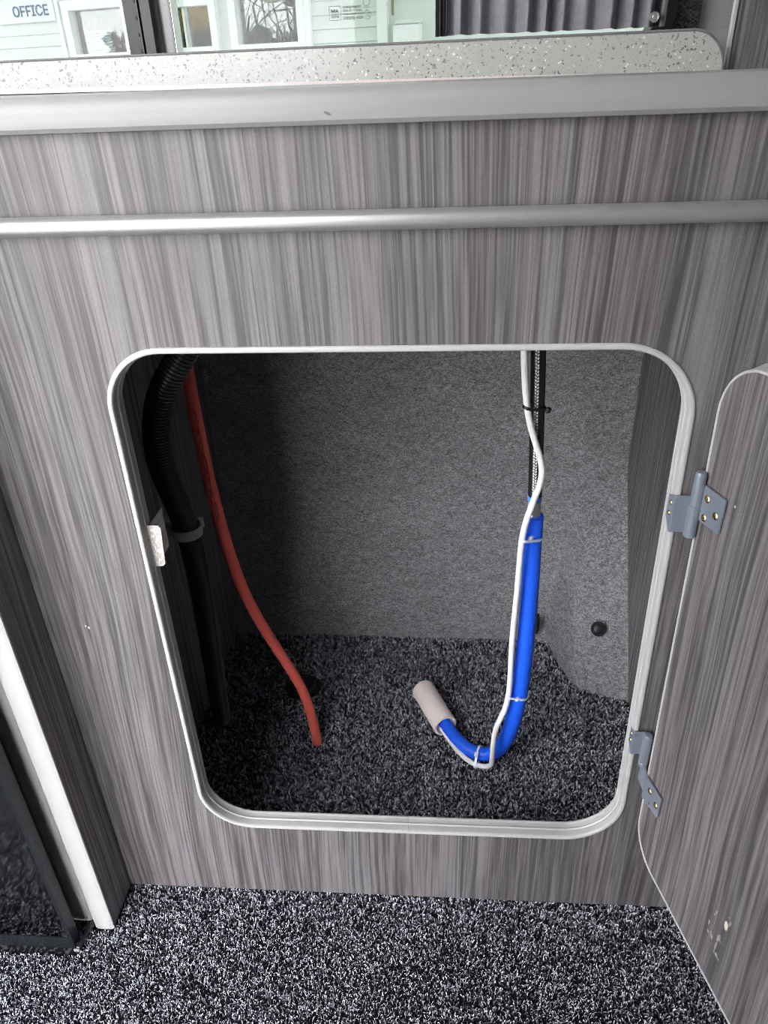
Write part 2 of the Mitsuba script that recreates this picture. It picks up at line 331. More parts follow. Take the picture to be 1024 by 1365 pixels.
# ---------------------------------------------------------------- carpets
def pile(x0, x1, y0, y1, step, seed, cols, probs, keep=None, h=(0.0025, 0.0050), L=(0.0028, 0.0060), w=0.0011):
    rng = np.random.default_rng(seed)
    gx, gy = np.meshgrid(np.arange(x0, x1, step), np.arange(y0, y1, step), indexing='ij')
    p = np.c_[gx.ravel(), gy.ravel()] + rng.uniform(-0.6, 0.6, (gx.size, 2)) * step
    p[:, 0] = np.clip(p[:, 0], x0, x1); p[:, 1] = np.clip(p[:, 1], y0, y1)
    if keep is not None: p = p[keep(p)]
    n = len(p); K = 5
    th = rng.uniform(0, 2 * np.pi, n); d = np.c_[np.cos(th), np.sin(th)]; e = np.c_[-d[:, 1], d[:, 0]]
    t = np.linspace(0, 1, K)
    Lr, hr, cu = rng.uniform(*L, n), rng.uniform(*h, n), rng.uniform(-0.0022, 0.0022, n)
    s = np.sin(np.pi * t)
    c = np.zeros((n, K, 3))
    c[..., :2] = p[:, None] + d[:, None] * (Lr[:, None] * (t - 0.5))[..., None] + e[:, None] * (cu[:, None] * s)[..., None]
    c[..., 2] = -0.003 + 0.0005 + hr[:, None] * s ** 0.7
    tl = rng.uniform(-0.7, 0.7, n)
    wv = np.zeros((n, 3)); wv[:, :2] = e * np.cos(tl)[:, None]; wv[:, 2] = np.sin(tl)
    wd = (w * rng.uniform(0.7, 1.3, n))[:, None, None] * wv[:, None]
    v = np.stack([c - wd / 2, c + wd / 2], 2).reshape(n, K * 2, 3)
    f = []
    for k in range(K - 1):
        f += [(2 * k, 2 * k + 1, 2 * k + 3), (2 * k, 2 * k + 3, 2 * k + 2)]
    f = (np.array(f)[None] + (np.arange(n) * 2 * K)[:, None, None]).reshape(-1, 3)
    cl = meshkit.fbm(np.c_[p * 90, np.zeros(n)], 2, seed)
    r = np.clip(rng.uniform(0, 1, n) * 0.9 + 0.2 * (cl - 0.45), 0, 0.999)
    ci = np.searchsorted(np.cumsum(probs), r); ci = np.minimum(ci, len(cols) - 1)
    col = np.array(cols)[ci] * rng.uniform(0.75, 1.25, (n, 1))
    return trimesh.Trimesh(v.reshape(-1, 3), f, process=False), np.repeat(col, K * 2, 0)
clear = lambda p: ~((p[:, 0] < -0.397) & (p[:, 0] > -0.459) & (p[:, 1] > -0.062)) & ~((p[:, 0] < -0.432) & (p[:, 1] > -0.094))
PILE = [(0.012, 0.012, 0.018), (0.11, 0.112, 0.135), (0.47, 0.48, 0.54), (0.82, 0.835, 0.90)]
m, c = pile(-0.95, 0.48, -0.40, 0.001, 0.0019, 5, PILE, [0.34, 0.18, 0.26, 0.22], clear, L=(0.0024, 0.0052), w=0.00092)
put('carpet', m, 'carpet', smooth=True, color=c, label='grey and black flecked loop pile carpet on the van floor in front of the cabinet', cat='carpet', kind='stuff')
m, c = pile(-0.385, 0.318, 0.02, 0.53, 0.0021, 6, PILE, [0.34, 0.18, 0.26, 0.22], L=(0.0024, 0.0052), w=0.00092)
put('cabinet_carpet', m, 'carpet', smooth=True, color=c, label='flecked black and grey carpet on the floor inside the open cabinet', cat='carpet', kind='stuff')

# ---------------------------------------------------------------- the kitchen cabinet
tag('kitchen_cabinet', 'grey wood-grain kitchen cabinet with an open rounded hatch and a silver rail', 'cabinet')
KC = 'kitchen_cabinet__'
def warp(q):
    q = np.array(q, float); q[:, 0] += (q[:, 0] + 0.28) / 0.49 * 0.0055 * ((0.65 - q[:, 1]) / 0.42 - 0.4); return q
OUT = rrect(-0.2800, 0.2105, 0.1265, 0.7233, [0.064, 0.054, 0.062, 0.066], 14)
hole = warp(rrect(-0.2770, 0.2075, 0.1295, 0.7203, [0.061, 0.051, 0.059, 0.063], 14))
put(KC + 'front_panel', xz(extr(Polygon([(-0.3995, 0.001), (0.90, 0.001), (0.90, 0.884), (-0.3995, 0.884)], [hole]), 0.016), 0.0), 'laminate_front')
# T-shaped edging round the hatch, its butt joint at the bottom
i0 = 14 * 3 + 2
bottom = 0.1265
full = np.vstack([[(-0.0345, bottom)], [(0.02, bottom), (0.08, bottom)], OUT[45:60], OUT[0:45], [(-0.20, bottom), (-0.12, bottom), (-0.0349, bottom)]])
full = np.vstack([full[:3], OUT[45:60], [(0.2105, 0.3), (0.2105, 0.5)], OUT[0:15], [(0.05, 0.7233), (-0.1, 0.7233)], OUT[15:30], [(-0.28, 0.5), (-0.28, 0.3)], OUT[30:45], [(-0.20, bottom), (-0.12, bottom), (-0.0349, bottom)]])
TP = [(0.0, -0.0002), (0.0004, -0.0016), (0.0014, -0.0024), (0.0030, -0.0027), (0.0044, -0.0022), (0.0052, -0.0010), (0.0054, 0.0004),
      (0.0054, 0.0070), (0.0062, 0.0080), (0.0062, 0.0092), (0.0054, 0.0102), (0.0054, 0.0150), (0.0064, 0.0165), (0.0060, 0.0185), (0.0008, 0.0188), (0.0008, 0.0164), (0.0032, 0.0162), (0.0032, -0.0001)]
put(KC + 'hatch_edging', sweep_loop(warp(full), TP, closed=False), 'trim_plastic', smooth=35, label='pale grey edging round the hatch opening')
put(KC + 'rail', tube(np.c_[np.linspace(-0.3985, 0.90, 60), np.full(60, -0.0065), np.full(60, 0.8180)], 0.0072, 28), 'satin_aluminium', smooth=60, label='round satin silver rail across the front')
# bumper edging of the worktop
prof = np.array([(0.016, 0.8800), (-0.004, 0.8790), (-0.0095, 0.8797), (-0.0118, 0.8825), (-0.0124, 0.8880), (-0.0118, 0.8905), (-0.0120, 0.8925), (-0.0108, 0.8985), (-0.0078, 0.9022), (-0.003, 0.9035), (0.016, 0.9035)])
bm = extr(Polygon(prof), 1.2995); v = bm.vertices.copy(); bm.vertices = np.c_[v[:, 2] - 0.3995, v[:, 0], v[:, 1]]
put(KC + 'worktop_edging', bm, 'bumper_plastic', smooth=30, label='thick beige-grey plastic edging along the worktop front')
put(KC + 'worktop', bx(-0.3995, 0.90, 0.017, 0.565, 0.8805, 0.9000), 'speckled_laminate')
put(KC + 'side_panel', bx(0.3205, 0.336, 0.017, 0.58, 0.0, 0.880), 'laminate_side', label='dark wood-grain partition at the right inside the hatch')
bowl = cat_(bx(-0.37, -0.19, 0.225, 0.42, 0.660, 0.668, 0.003), bx(-0.37, -0.36, 0.225, 0.42, 0.665, 0.8800), bx(-0.20, -0.19, 0.225, 0.42, 0.665, 0.8800), bx(-0.37, -0.19, 0.225, 0.235, 0.665, 0.8800), bx(-0.37, -0.19, 0.41, 0.42, 0.665, 0.8800))  # unseen tub added above the hatch to shade the upper back wall
put(KC + 'added_shade_tub', bowl, 'steel')
# door, standing open towards the viewer
def dmap(u, w, z):
    u, w, z = np.broadcast_arrays(np.asarray(u, float), np.asarray(w, float), np.asarray(z, float))
    return DP + u[..., None] * DU + w[..., None] * DN + np.stack([0 * z, 0 * z, z], -1)
def dmesh(m):
    v = m.vertices.copy(); m.vertices = dmap(v[:, 0], v[:, 1], v[:, 2]); m.invert(); trimesh.repair.fix_normals(m); return m
def dwarp(q):
    q = np.array(q, float); q[:, 0] += 0.013 * ((0.66 - q[:, 1]) / 0.5 - 0.5) * np.clip(1 - q[:, 0] / 0.3, 0, 1); return q
DO = rrect(0.0100, 0.480, 0.1452, 0.7158, [0.048, 0.048, 0.042, 0.045], 14)
DI = dwarp(rrect(0.0120, 0.478, 0.1472, 0.7138, [0.046, 0.046, 0.040, 0.043], 14))
put(KC + 'door__board', dmesh(xz(extr(Polygon(DI), 0.0155), 0.0003)), 'laminate_door')
DPF = [(0.0, 0.0015), (0.0002, -0.0004), (0.0010, -0.0011), (0.0020, -0.0008), (0.0024, 0.0), (0.0020, 0.0002), (0.0020, 0.0155), (0.0024, 0.0166), (-0.0010, 0.0182), (-0.0036, 0.0178), (-0.0040, 0.0166), (-0.0032, 0.0145), (-0.0014, 0.008)]
put(KC + 'door__edging', dmesh(sweep_loop(dwarp(DO), DPF)), 'trim_plastic', smooth=35)
# hinges
def zcyl(x, y, z0, z1, r, m=24, round_top=False):
    pr = [(0, 0), (r * 0.8, 0), (r, r * 0.2)] + ([(r, z1 - z0 - r * 0.7), (r * 0.75, z1 - z0 - r * 0.22), (0, z1 - z0)] if round_top else [(r, z1 - z0 - r * 0.2), (r * 0.8, z1 - z0), (0, z1 - z0)])
    mm = lathe(pr, m); mm.apply_translation([x, y, z0]); return mm
def screw(pos, ndir, r=0.0034):
    h = lathe([(0, 0), (r, 0), (r, 0.0004), (r * 0.75, 0.0011), (r * 0.3, 0.0013), (0, 0.0013)], 18)
    slot = [trimesh.creation.box([r * 1.1, r * 0.25, 0.0004]), trimesh.creation.box([r * 0.25, r * 1.1, 0.0004])]
    for s in slot: s.apply_translation([0, 0, 0.0013])
    return align(h, pos, ndir), align(cat_(*slot), pos, ndir)
def hinge(key, za, zb, zc, zd, zk0, zk1, zl0, zl1, pl, screws, hole_at=None, bx_=0.0, neck=None):
    """za..zb frame leaf; zc..zd jamb plate corner heights; zk frame knuckle; zl leaf knuckle; pl leaf plate polygon (u, z)"""
    kx, ky = 0.2215 + bx_, -0.0085
    xr = (0.2042 if za > 0.4 else 0.2085)
    leaf = [bx(xr - 0.0012, kx - 0.001, -0.0052, -0.0036, za, zb, 0.0004)]
    # the part turned into the opening, cut to a trapezium
    t = extr(Polygon([(-0.0045, za), (0.0100, za + 0.009), (0.0100, zb - 0.006), (-0.0045, zb)]), 0.0014)
    v = t.vertices.copy(); t.vertices = np.c_[xr - 0.0014 + v[:, 2], v[:, 0], v[:, 1]]; leaf.append(t)
    leaf.append(zcyl(kx, ky, zk0, zk1, 0.0052, round_top=zk0 > zl0))
    put(key + '__frame_leaf', cat_(*leaf), 'hinge_grey', smooth=40)
    dl = [zcyl(kx, ky, zl0, zl1, 0.0049, round_top=zl0 > zk0)]
    P = Polygon(pl)
    if hole_at: P = P.difference(__import__('shapely').geometry.Point(*hole_at).buffer(0.0016))
    dl.append(dmesh(xz(extr(P, 0.0015), -0.0026)))
    if neck: dl.append(dmesh(xz(extr(Polygon(neck), 0.0015), -0.0030)))
    put(key + '__door_leaf', cat_(*dl), 'hinge_grey', smooth=40)
    for (u, z) in screws:
        h, s = screw(dmap(u, -0.0026, z), -DN); put(key + '__screw', cat_(h, s), 'brass', smooth=30, label='brass cross-head screw')
    for dz, dy in ((0.70, 0.0015), (0.42, 0.0015)):
        h, s = screw([xr - 0.0014, dy, za + (zb - za) * dz + 0.001], [-1, 0, 0], 0.0022); put(key + '__screw', cat_(h, s), 'brass', smooth=30, label='brass cross-head screw')
tag(KC + 'hinge', 'upper grey cranked hinge with brass screws')
tag(KC + 'hinge_001', 'lower grey cranked hinge with brass screws')
hinge(KC + 'hinge', 0.5545, 0.5910, 0, 0, 0.5525, 0.5830, 0.5830, 0.6165, [(0.0050, 0.5705), (0.0409, 0.5742), (0.0414, 0.6063), (0.0085, 0.6044), (0.0030, 0.6100)], [(0.0183, 0.5952), (0.0330, 0.5872), (0.0188, 0.5775)], bx_=-0.0020)
hinge(KC + 'hinge_001', 0.2770, 0.3095, 0, 0, 0.2700, 0.3105, 0.2640, 0.2700, [(0.0150, 0.2230), (0.0476, 0.2288), (0.0477, 0.2583), (0.0155, 0.2570)], [(0.0273, 0.2463), (0.0415, 0.2412)], hole_at=(0.0304, 0.2311), bx_=-0.0005,
      neck=[(0.0027, 0.2385), (0.0160, 0.2330), (0.0165, 0.2575), (0.0110, 0.2640), (0.0027, 0.2660)])
# catch plate
cp = Polygon([(-0.2768, 0.5020), (-0.2665, 0.5028), (-0.2637, 0.5056), (-0.2610, 0.5450), (-0.2630, 0.5488), (-0.2762, 0.5490)])
put(KC + 'catch_plate', cat_(xz(extr(cp, 0.0015), 0.0090), bx(-0.2732, -0.2718, 0.0100, 0.045, 0.5025, 0.5485, 0.0004)), 'scratched_zinc', label='scratched pale metal catch plate')

# ---------------------------------------------------------------- board at the left and the black fridge
tag('upright_board', 'tall dark grey board with a bright white front edge beside the fridge', 'board')
put('upright_board__board', bx(-0.4225, -0.4000, -0.0570, 0.575, 0.0005, 0.885, 0.0006), 'laminate_side')
def vedge(x0, x1, y0, z1, d=0.0028):
    xs = np.linspace(x0, x1, 9); u = (xs - xs.mean()) / ((x1 - x0) / 2)
    fr_ = np.c_[xs, y0 + d * (1 - np.sqrt(np.clip(1 - (u * 0.97) ** 4, 0, 1)))]
    m = extr(Polygon(np.vstack([fr_, [(x1, y0 + d), (x1, y0 + d + 0.001), (x0, y0 + d + 0.001), (x0, y0 + d)]]).tolist()).buffer(0), z1 - 0.0005)
    m.apply_translation([0, 0, 0.0005]); return m
put('upright_board__edging', vedge(-0.4232, -0.3993, -0.0605, 0.885), 'white_edging', smooth=30, label='bright white front edging')
put('upright_board__inner_lining', bx(-0.3999, -0.3855, 0.017, 0.575, 0.0005, 0.879), 'laminate_side')
tag('fridge_board', 'dull grey-edged board in the dark gap behind the fridge door', 'board')
put('fridge_board__board', bx(-0.4560, -0.4320, -0.0480, 0.50, 0.0005, 0.88), 'laminate_side')
put('fridge_board__edging', vedge(-0.4566, -0.4314, -0.0510, 0.88), 'white_edging', smooth=30, label='shaded pale front edging')
tag('fridge', 'black fridge with a glossy door panel at the far left', 'fridge')
put('fridge__body', bx(-0.98, -0.462, -0.074, 0.48, 0.010, 0.86, 0.003), 'fridge_plastic')
FX0, FX1, FZ0, FZ1 = -0.985, -0.4350, 0.006, 0.860
frm = Polygon(rrect(FX0, FX1, FZ0, FZ1, 0.004, 3), [rrect(FX0 + 0.02, FX1 - 0.0050, FZ0 + 0.020, FZ1 - 0.03, 0.002, 2)])
put('fridge__door_frame', xz(extr(frm, 0.014), -0.0885), 'fridge_plastic', label='matt black door frame')
put('fridge__door_panel', bx(FX0 + 0.0202, FX1 - 0.0052, -0.0875, -0.0755, FZ0 + 0.0205, FZ1 - 0.0302, 0.0004), 'fridge_gloss', label='glossy black door panel')
br = bx(-0.0025, 0.0025, -0.036, 0.0, 0.0, 0.007, 0.0008)
br.apply_transform(trimesh.transformations.rotation_matrix(math.radians(-9), [0, 0, 1])); br.apply_translation([-0.4262, -0.0535, 0.002])
put('fridge__bottom_bracket', br, 'black_gloss')
put('fridge__bottom_bracket__tip', bx(-0.4365, -0.4295, -0.0915, -0.0893, 0.0035, 0.0075, 0.0004), 'steel', label='bright metal tip')

# ---------------------------------------------------------------- on and behind the worktop
tag('upstand', 'speckled off-white upstand board with a rounded corner behind the worktop edge', 'upstand')
def uw(m):
    v = m.vertices.copy(); v[:, 2] = 0.9005 + (v[:, 2] - 0.9005) * (1 + 0.10 * (v[:, 0] - 0.28) / 0.8); m.vertices = v; return m
put('upstand__board', uw(xz(extr(Polygon(rrect(-1.018, 0.3165, 0.9005, 0.9445, [0.038, 0.02, 0.001, 0.001], 14)), 0.016), 0.42)), 'speckled_laminate')
up = np.vstack([[(0.3185, 0.9010), (0.3185, 0.905)], rrect(-1.02, 0.3185, 0.80, 0.9465, [0.040, 0.022, 0.03, 0.03], 14)[:30], [(-1.02, 0.901)]])
put('upstand__edging', uw(sweep_loop(up, [(0.0, 0.4185), (0.0018, 0.4178), (0.0026, 0.4185), (0.0026, 0.4205), (0.0019, 0.4205), (0.0019, 0.4355), (0.0026, 0.4372), (0.0, 0.4372)], closed=False)), 'dark_grey_edging', smooth=35, label='dark grey edge trim')
lid = extr(Polygon(np.array([(-0.62, 0.030), (0.06, 0.030), (0.105, 0.036), (0.132, 0.052), (0.145, 0.085), (0.145, 0.36), (-0.62, 0.36)])), 0.0028)
lid.apply_transform(trimesh.transformations.rotation_matrix(math.radians(0.42), [0, 1, 0], [0.145, 0, 0.0]))
lid.apply_translation([0, 0, 0.9012])
put('sink_lid', lid, 'lid_gloss', label='slim pale pinkish lid lying on the worktop just behind its front edging', cat='lid')
# curtain: pleated cloth with a dark leading hem and a popper
xs = np.linspace(-0.006, 0.262, 420)
ph = (xs - 0.008) / 0.0245
am = 0.010 + 0.004 * np.sin(ph * 1.7)
yy = 0.500 + am * np.sin(2 * np.pi * ph + 0.9 * np.sin(ph * 1.3)) * np.clip((xs + 0.004) / 0.012, 0, 1)
def cloth(xs, yy, z0, z1, nz_=24, th=0.0012):
    zs = np.linspace(z0, z1, nz_)
    V_ = np.stack([np.broadcast_to(xs[:, None], (len(xs), nz_)), yy[:, None] + 0.002 * np.sin(zs * 30)[None] + 0.0 * zs, np.broadcast_to(zs, (len(xs), nz_))], -1)
    a_ = (np.arange(len(xs) - 1)[:, None] * nz_ + np.arange(nz_ - 1)).ravel()
    f_ = np.vstack([np.c_[a_, a_ + nz_, a_ + nz_ + 1], np.c_[a_, a_ + nz_ + 1, a_ + 1]])
    v_ = V_.reshape(-1, 3)
    return trimesh.Trimesh(np.vstack([v_, v_ + [0, th, 0]]), np.vstack([f_, f_[:, ::-1] + len(v_)]), process=False)
tag('curtain', 'dark grey pleated curtain gathered at the right of the window', 'curtain')
mk = xs >= 0.0085
put('curtain__cloth', cloth(xs[mk], yy[mk], 0.953, 1.46), 'curtain_cloth', smooth=True)
x2 = np.linspace(-0.0055, 0.0095, 40)
put('curtain__hem', cloth(x2, 0.499 + 0.003 * np.sin((x2 + 0.0055) / 0.0038 * np.pi), 0.952, 1.46), 'black_plastic', smooth=True, label='black leading hem')
x3 = np.linspace(0.252, 0.266, 20)
put('curtain__hem', cloth(x3, 0.494 + 0.004 * np.sin((x3 - 0.252) / 0.014 * np.pi), 0.953, 1.46), 'black_plastic', smooth=True, label='black trailing hem')
pop = lathe([(0, 0), (0.0052, 0), (0.0056, 0.001), (0.0046, 0.0022), (0.0030, 0.0018), (0.0022, 0.003), (0, 0.0034)], 24)
put('curtain__popper', align(pop, [0.2520, 0.4905, 0.9625], [0, -1, 0]), 'steel', smooth=40, label='small metal popper')
# tall cupboard at the right
tag('tall_cupboard', 'dark wood-grain tall cupboard standing at the right end of the worktop', 'cupboard')
put('tall_cupboard__panel', bx(0.3300, 0.90, 0.443, 0.580, 0.9005, 1.80, 0.001), 'laminate_front')
put('tall_cupboard__edging', bx(0.3255, 0.3305, 0.440, 0.446, 0.9005, 1.80, 0.001), 'grey_edging', smooth=30)

# ---------------------------------------------------------------- hoses and cables in the cabinet
# red gas hose
rc = spline([(-0.268, 0.19, 0.735), (-0.2745, 0.195, 0.690), (-0.2785, 0.200, 0.6390), (-0.2790, 0.205, 0.5730), (-0.2770, 0.212, 0.4720), (-0.2690, 0.228, 0.3480), (-0.2535, 0.248, 0.2490), (-0.2225, 0.258, 0.1555), (-0.2000, 0.258, 0.0850), (-0.1880, 0.247, 0.0170), (-0.1872, 0.246, 0.0050)], 160)
tag('gas_hose', 'red rubber gas hose with dark print hanging to the cabinet floor', 'hose')
def tube_hollow(c, r, ri, m=24):
    end = c[-1] - c[-2]; end /= np.linalg.norm(end)
    c2 = np.vstack([c, c[-1:] + end * 1e-5, c[-1:] + end * 1e-5, c[-1:] - end * 0.006])
    rr = np.r_[np.full(len(c) - 1, r), r, r * 0.97, ri, ri]
    rr = np.r_[np.full(len(c), r), r * 0.96, ri, ri]
    m_ = tube(c, r, m, caps=False)
    t, N, B = frames(c); N, B = N[-1], B[-1]
    a_ = np.arange(m) / m * 2 * np.pi; d_ = np.cos(a_)[:, None] * N + np.sin(a_)[:, None] * B
    o_, i_, b_ = c[-1] + d_ * r, c[-1] + d_ * ri, c[-1] - end * 0.008 + d_ * ri
    k_ = np.arange(m); k2 = (k_ + 1) % m
    v_ = np.vstack([o_, i_, b_, c[-1] - end * 0.008])
    f_ = np.vstack([np.c_[k_, k2, m + k2], np.c_[k_, m + k2, m + k_], np.c_[m + k_, m + k2, 2 * m + k2], np.c_[m + k_, 2 * m + k2, 2 * m + k_], np.c_[2 * m + k_, 2 * m + k2, np.full(m, 3 * m)]])
    return cat_(m_, trimesh.Trimesh(v_, f_, process=False))
put('gas_hose__tube', tube_hollow(rc, 0.0076, 0.0042), 'red_rubber', smooth=50)
def wrap_text(c, s0, text, h, r, ang, step=1):
    m_ = meshkit.text_mesh(text, h, 0.0002)
    m_ = m_.subdivide_to_size(h * 0.8) if False else m_
    s = np.r_[0, np.cumsum(np.linalg.norm(np.diff(c, axis=0), axis=1))]
    t, N, B = frames(c)
    S = s0 + m_.vertices[:, 0]; A = ang + (m_.vertices[:, 1] - h / 2) / r
    C_ = np.stack([np.interp(S, s, c[:, k_]) for k_ in range(3)], 1)
    n_ = np.stack([np.interp(S, s, N[:, k_]) for k_ in range(3)], 1); b_ = np.stack([np.interp(S, s, B[:, k_]) for k_ in range(3)], 1)
    rr = r + 0.00005 + m_.vertices[:, 2]
    m_.vertices = C_ + rr[:, None] * (np.cos(A)[:, None] * n_ + np.sin(A)[:, None] * b_)
    return m_
put('gas_hose__print', wrap_text(rc, 0.150, '4 - L-498 - HIGH PRESSURE LPG - 8MM - BS 3212', 0.0042, 0.0076, -0.35), 'dark_ink', label='small dark lettering along the hose')
put('gas_hose__print', cat_(*[wrap_text(rc, 0.735 + 0.0042 * k_, '-', 0.004, 0.0076, 0.4) for k_ in range(5)]), 'dark_ink', label='row of small dark dashes near the cut end')

# black corrugated conduit
cc = spline([(-0.215, 0.12, 0.735), (-0.238, 0.115, 0.695), (-0.2725, 0.112, 0.6480), (-0.2900, 0.118, 0.6080), (-0.3000, 0.130, 0.5620), (-0.3030, 0.155, 0.5000), (-0.3070, 0.185, 0.4330), (-0.3150, 0.212, 0.3580), (-0.3270, 0.240, 0.2500), (-0.3400, 0.265, 0.1250), (-0.3520, 0.29, 0.0050)], 1500)
sl = np.r_[0, np.cumsum(np.linalg.norm(np.diff(cc, axis=0), axis=1))]
rib = 0.5 + 0.5 * np.cos(2 * np.pi * sl / 0.0042)
put('corrugated_conduit', tube(cc, 0.0118 + 0.0028 * rib ** 0.8, 24), 'black_gloss', smooth=True, label='black ribbed conduit curving down the left side of the cabinet', cat='conduit')
# its clip
kc = np.array([-0.3066, 0.1830, 0.4375])
th = np.radians(np.linspace(-250, 55, 40))
def ring_clip(r, wd, tk):
    ro, ri = r + tk, r
    P = [(ro * math.cos(a_), ro * math.sin(a_)) for a_ in th] + [(ri * math.cos(a_), ri * math.sin(a_)) for a_ in th[::-1]]
    m_ = extr(Polygon(P), wd); m_.apply_translation([0, 0, -wd / 2]); return m_
cl = ring_clip(0.0165, 0.013, 0.0022)
tabs = []
for a_ in (th[0], th[-1]):
    tb = bx(0, 0.010, -0.0012, 0.0012, -0.008, 0.008, 0.001)
    tb.apply_transform(trimesh.transformations.rotation_matrix(a_, [0, 0, 1])); tb.apply_translation([0.0165 * math.cos(a_), 0.0165 * math.sin(a_), 0]); tabs.append(tb)
mount = cat_(bx(-0.0780, -0.0155, -0.006, 0.006, -0.0065, 0.0065, 0.001), bx(-0.0788, -0.0768, -0.018, 0.018, -0.011, 0.011, 0.0006))
for nm, mm in (('ring', cat_(cl, *tabs)), ('mount', mount)):
    mm.apply_translation(kc); put('conduit_clip__' + nm, mm, 'clip_grey', smooth=35)
tag('conduit_clip', 'pale grey clip holding the black ribbed conduit behind the catch plate', 'clip')

# black braided water hose with its metal tail
tag('water_hose', 'black braided water hose with painted white highlight dots and a metal tail hanging from above', 'hose')
bc = spline([(0.1020, 0.225, 0.760), (0.1060, 0.224, 0.700), (0.1092, 0.222, 0.650), (0.1135, 0.2205, 0.566), (0.1170, 0.220, 0.495), (0.1180, 0.220, 0.4655)], 620)
M_ = 40
sb = np.r_[0, np.cumsum(np.linalg.norm(np.diff(bc, axis=0), axis=1))][:, None]; A_ = (np.arange(M_) / M_ * 2 * np.pi)[None]
wv = np.cos(10 * A_ + sb * 2 * np.pi / 0.0046 * 1.0) * np.cos(10 * A_ - sb * 2 * np.pi / 0.0046 * 1.0)
put('water_hose__braid', tube(bc, 0.0080 + 0.0005 * wv, M_), 'black_gloss', smooth=True)
# small pale boxes imitating highlights on the light-facing side of the braid
t_, N_, B_ = frames(bc)
fl_ = []
rng = np.random.default_rng(3)
S_ = sb[:, 0]
for row, an in enumerate((0.42, 0.10)):
    for s0 in np.arange(0.004 + 0.0012 * row, S_[-1] - 0.002, 0.0037):
        i_ = int(np.searchsorted(S_, s0)); d_ = math.cos(an) * N_[i_] + math.sin(an) * B_[i_]; e_ = -math.sin(an) * N_[i_] + math.cos(an) * B_[i_]
        tt = (t_[i_] + e_ * (0.5 if row else -0.5)); tt /= np.linalg.norm(tt)
        b_ = trimesh.creation.box([0.0024, 0.0013, 0.0006]); R4 = np.eye(4); R4[:3, 0] = tt; R4[:3, 2] = d_; R4[:3, 1] = np.cross(d_, tt); R4[:3, 3] = bc[i_] + d_ * 0.0083
        fl_.append(b_.apply_transform(R4))
put('water_hose__painted_glint', cat_(*fl_), 'white_pvc', label='two rows of small pale pieces imitating highlights on the braid', kind='stuff')
dn = bc[-1] - bc[-8]; dn /= np.linalg.norm(dn); e0 = bc[-1]
put('water_hose__ferrule', align(lathe([(0, 0), (0.0080, 0), (0.0086, 0.001), (0.0086, 0.0065), (0.0080, 0.0075), (0, 0.0075)], 28), e0 - dn * 0.002, dn), 'light_blue_plastic', smooth=40, label='light blue ferrule')
put('water_hose__tail', cat_(align(trimesh.creation.cylinder(0.0078, 0.017, sections=6), e0 + dn * 0.0140, dn), align(lathe([(0, 0), (0.0072, 0), (0.0084, 0.0015), (0.0072, 0.003), (0.0066, 0.005), (0, 0.005)], 24), e0 + dn * 0.0225, dn)), 'steel', smooth=25, label='bright metal hexagonal tail')

# blue hose down to the pump
bp = spline([(0.1192, 0.220, 0.4390), (0.1200, 0.220, 0.4000), (0.1210, 0.219, 0.3570), (0.1216, 0.218, 0.2740), (0.1188, 0.217, 0.1550), (0.1100, 0.217, 0.0790), (0.0960, 0.219, 0.0330), (0.0770, 0.222, 0.0165), (0.0560, 0.2300, 0.0135), (0.0340, 0.2500, 0.0160), (0.0175, 0.2740, 0.0205), (0.0080, 0.2890, 0.0215)], 200)
sbp = np.linspace(0, 1, 200)
rb = np.interp(sbp, [0, 0.1, 0.55, 0.68, 0.78, 1.0], [0.0118, 0.0112, 0.0120, 0.0118, 0.0102, 0.0098])
put('blue_hose', tube(bp, rb, 28), 'blue_rubber', smooth=50, label='bright blue rubber hose curving down to the white pump', cat='hose')
# white cable
wc = spline([(0.0905, 0.200, 0.735), (0.0905, 0.201, 0.690), (0.0912, 0.201, 0.6590), (0.0950, 0.202, 0.6170), (0.1050, 0.204, 0.5640), (0.1215, 0.206, 0.5095), (0.1165, 0.201, 0.4790), (0.1060, 0.198, 0.4385), (0.1030, 0.199, 0.4000), (0.1028, 0.201, 0.3480), (0.1012, 0.203, 0.2480), (0.1018, 0.203, 0.1670), (0.0965, 0.2010, 0.1290), (0.0865, 0.1985, 0.0950), (0.0835, 0.1965, 0.0600), (0.0835, 0.1980, 0.0320), (0.0810, 0.2020, 0.0150), (0.0700, 0.2060, 0.0085), (0.0560, 0.2120, 0.0080), (0.0360, 0.2310, 0.0090), (0.0180, 0.2590, 0.0120), (0.0080, 0.2740, 0.0150)], 320)
put('white_cable', tube(wc, 0.0038, 18), 'white_pvc', smooth=50, label='white electric cable running beside the blue hose', cat='cable')
# pump
p0, p1 = np.array([0.0154, 0.2724, 0.0210]), np.array([-0.0225, 0.3555, 0.0205])
pd = (p1 - p0) / np.linalg.norm(p1 - p0); pl_ = np.linalg.norm(p1 - p0)
R_ = 0.0192
tag('submersible_pump', 'pale cream cylindrical water pump lying on the cabinet carpet', 'pump')
put('submersible_pump__body', align(lathe([(0.0155, 0.016), (0.0155, 0.0), (R_ * 0.97, 0.0), (R_, 0.0012), (R_, pl_ - 0.003), (R_ * 0.94, pl_ - 0.0004), (R_ * 0.8, pl_), (0, pl_)], 40), p0, pd), 'pump_cream', smooth=40)
put('submersible_pump__insert', align(lathe([(0, 0), (0.0150, 0), (0.0152, 0.001), (0.0152, 0.003), (0, 0.003)], 30), p0 + pd * 0.0090, pd), 'pump_cream', smooth=40)
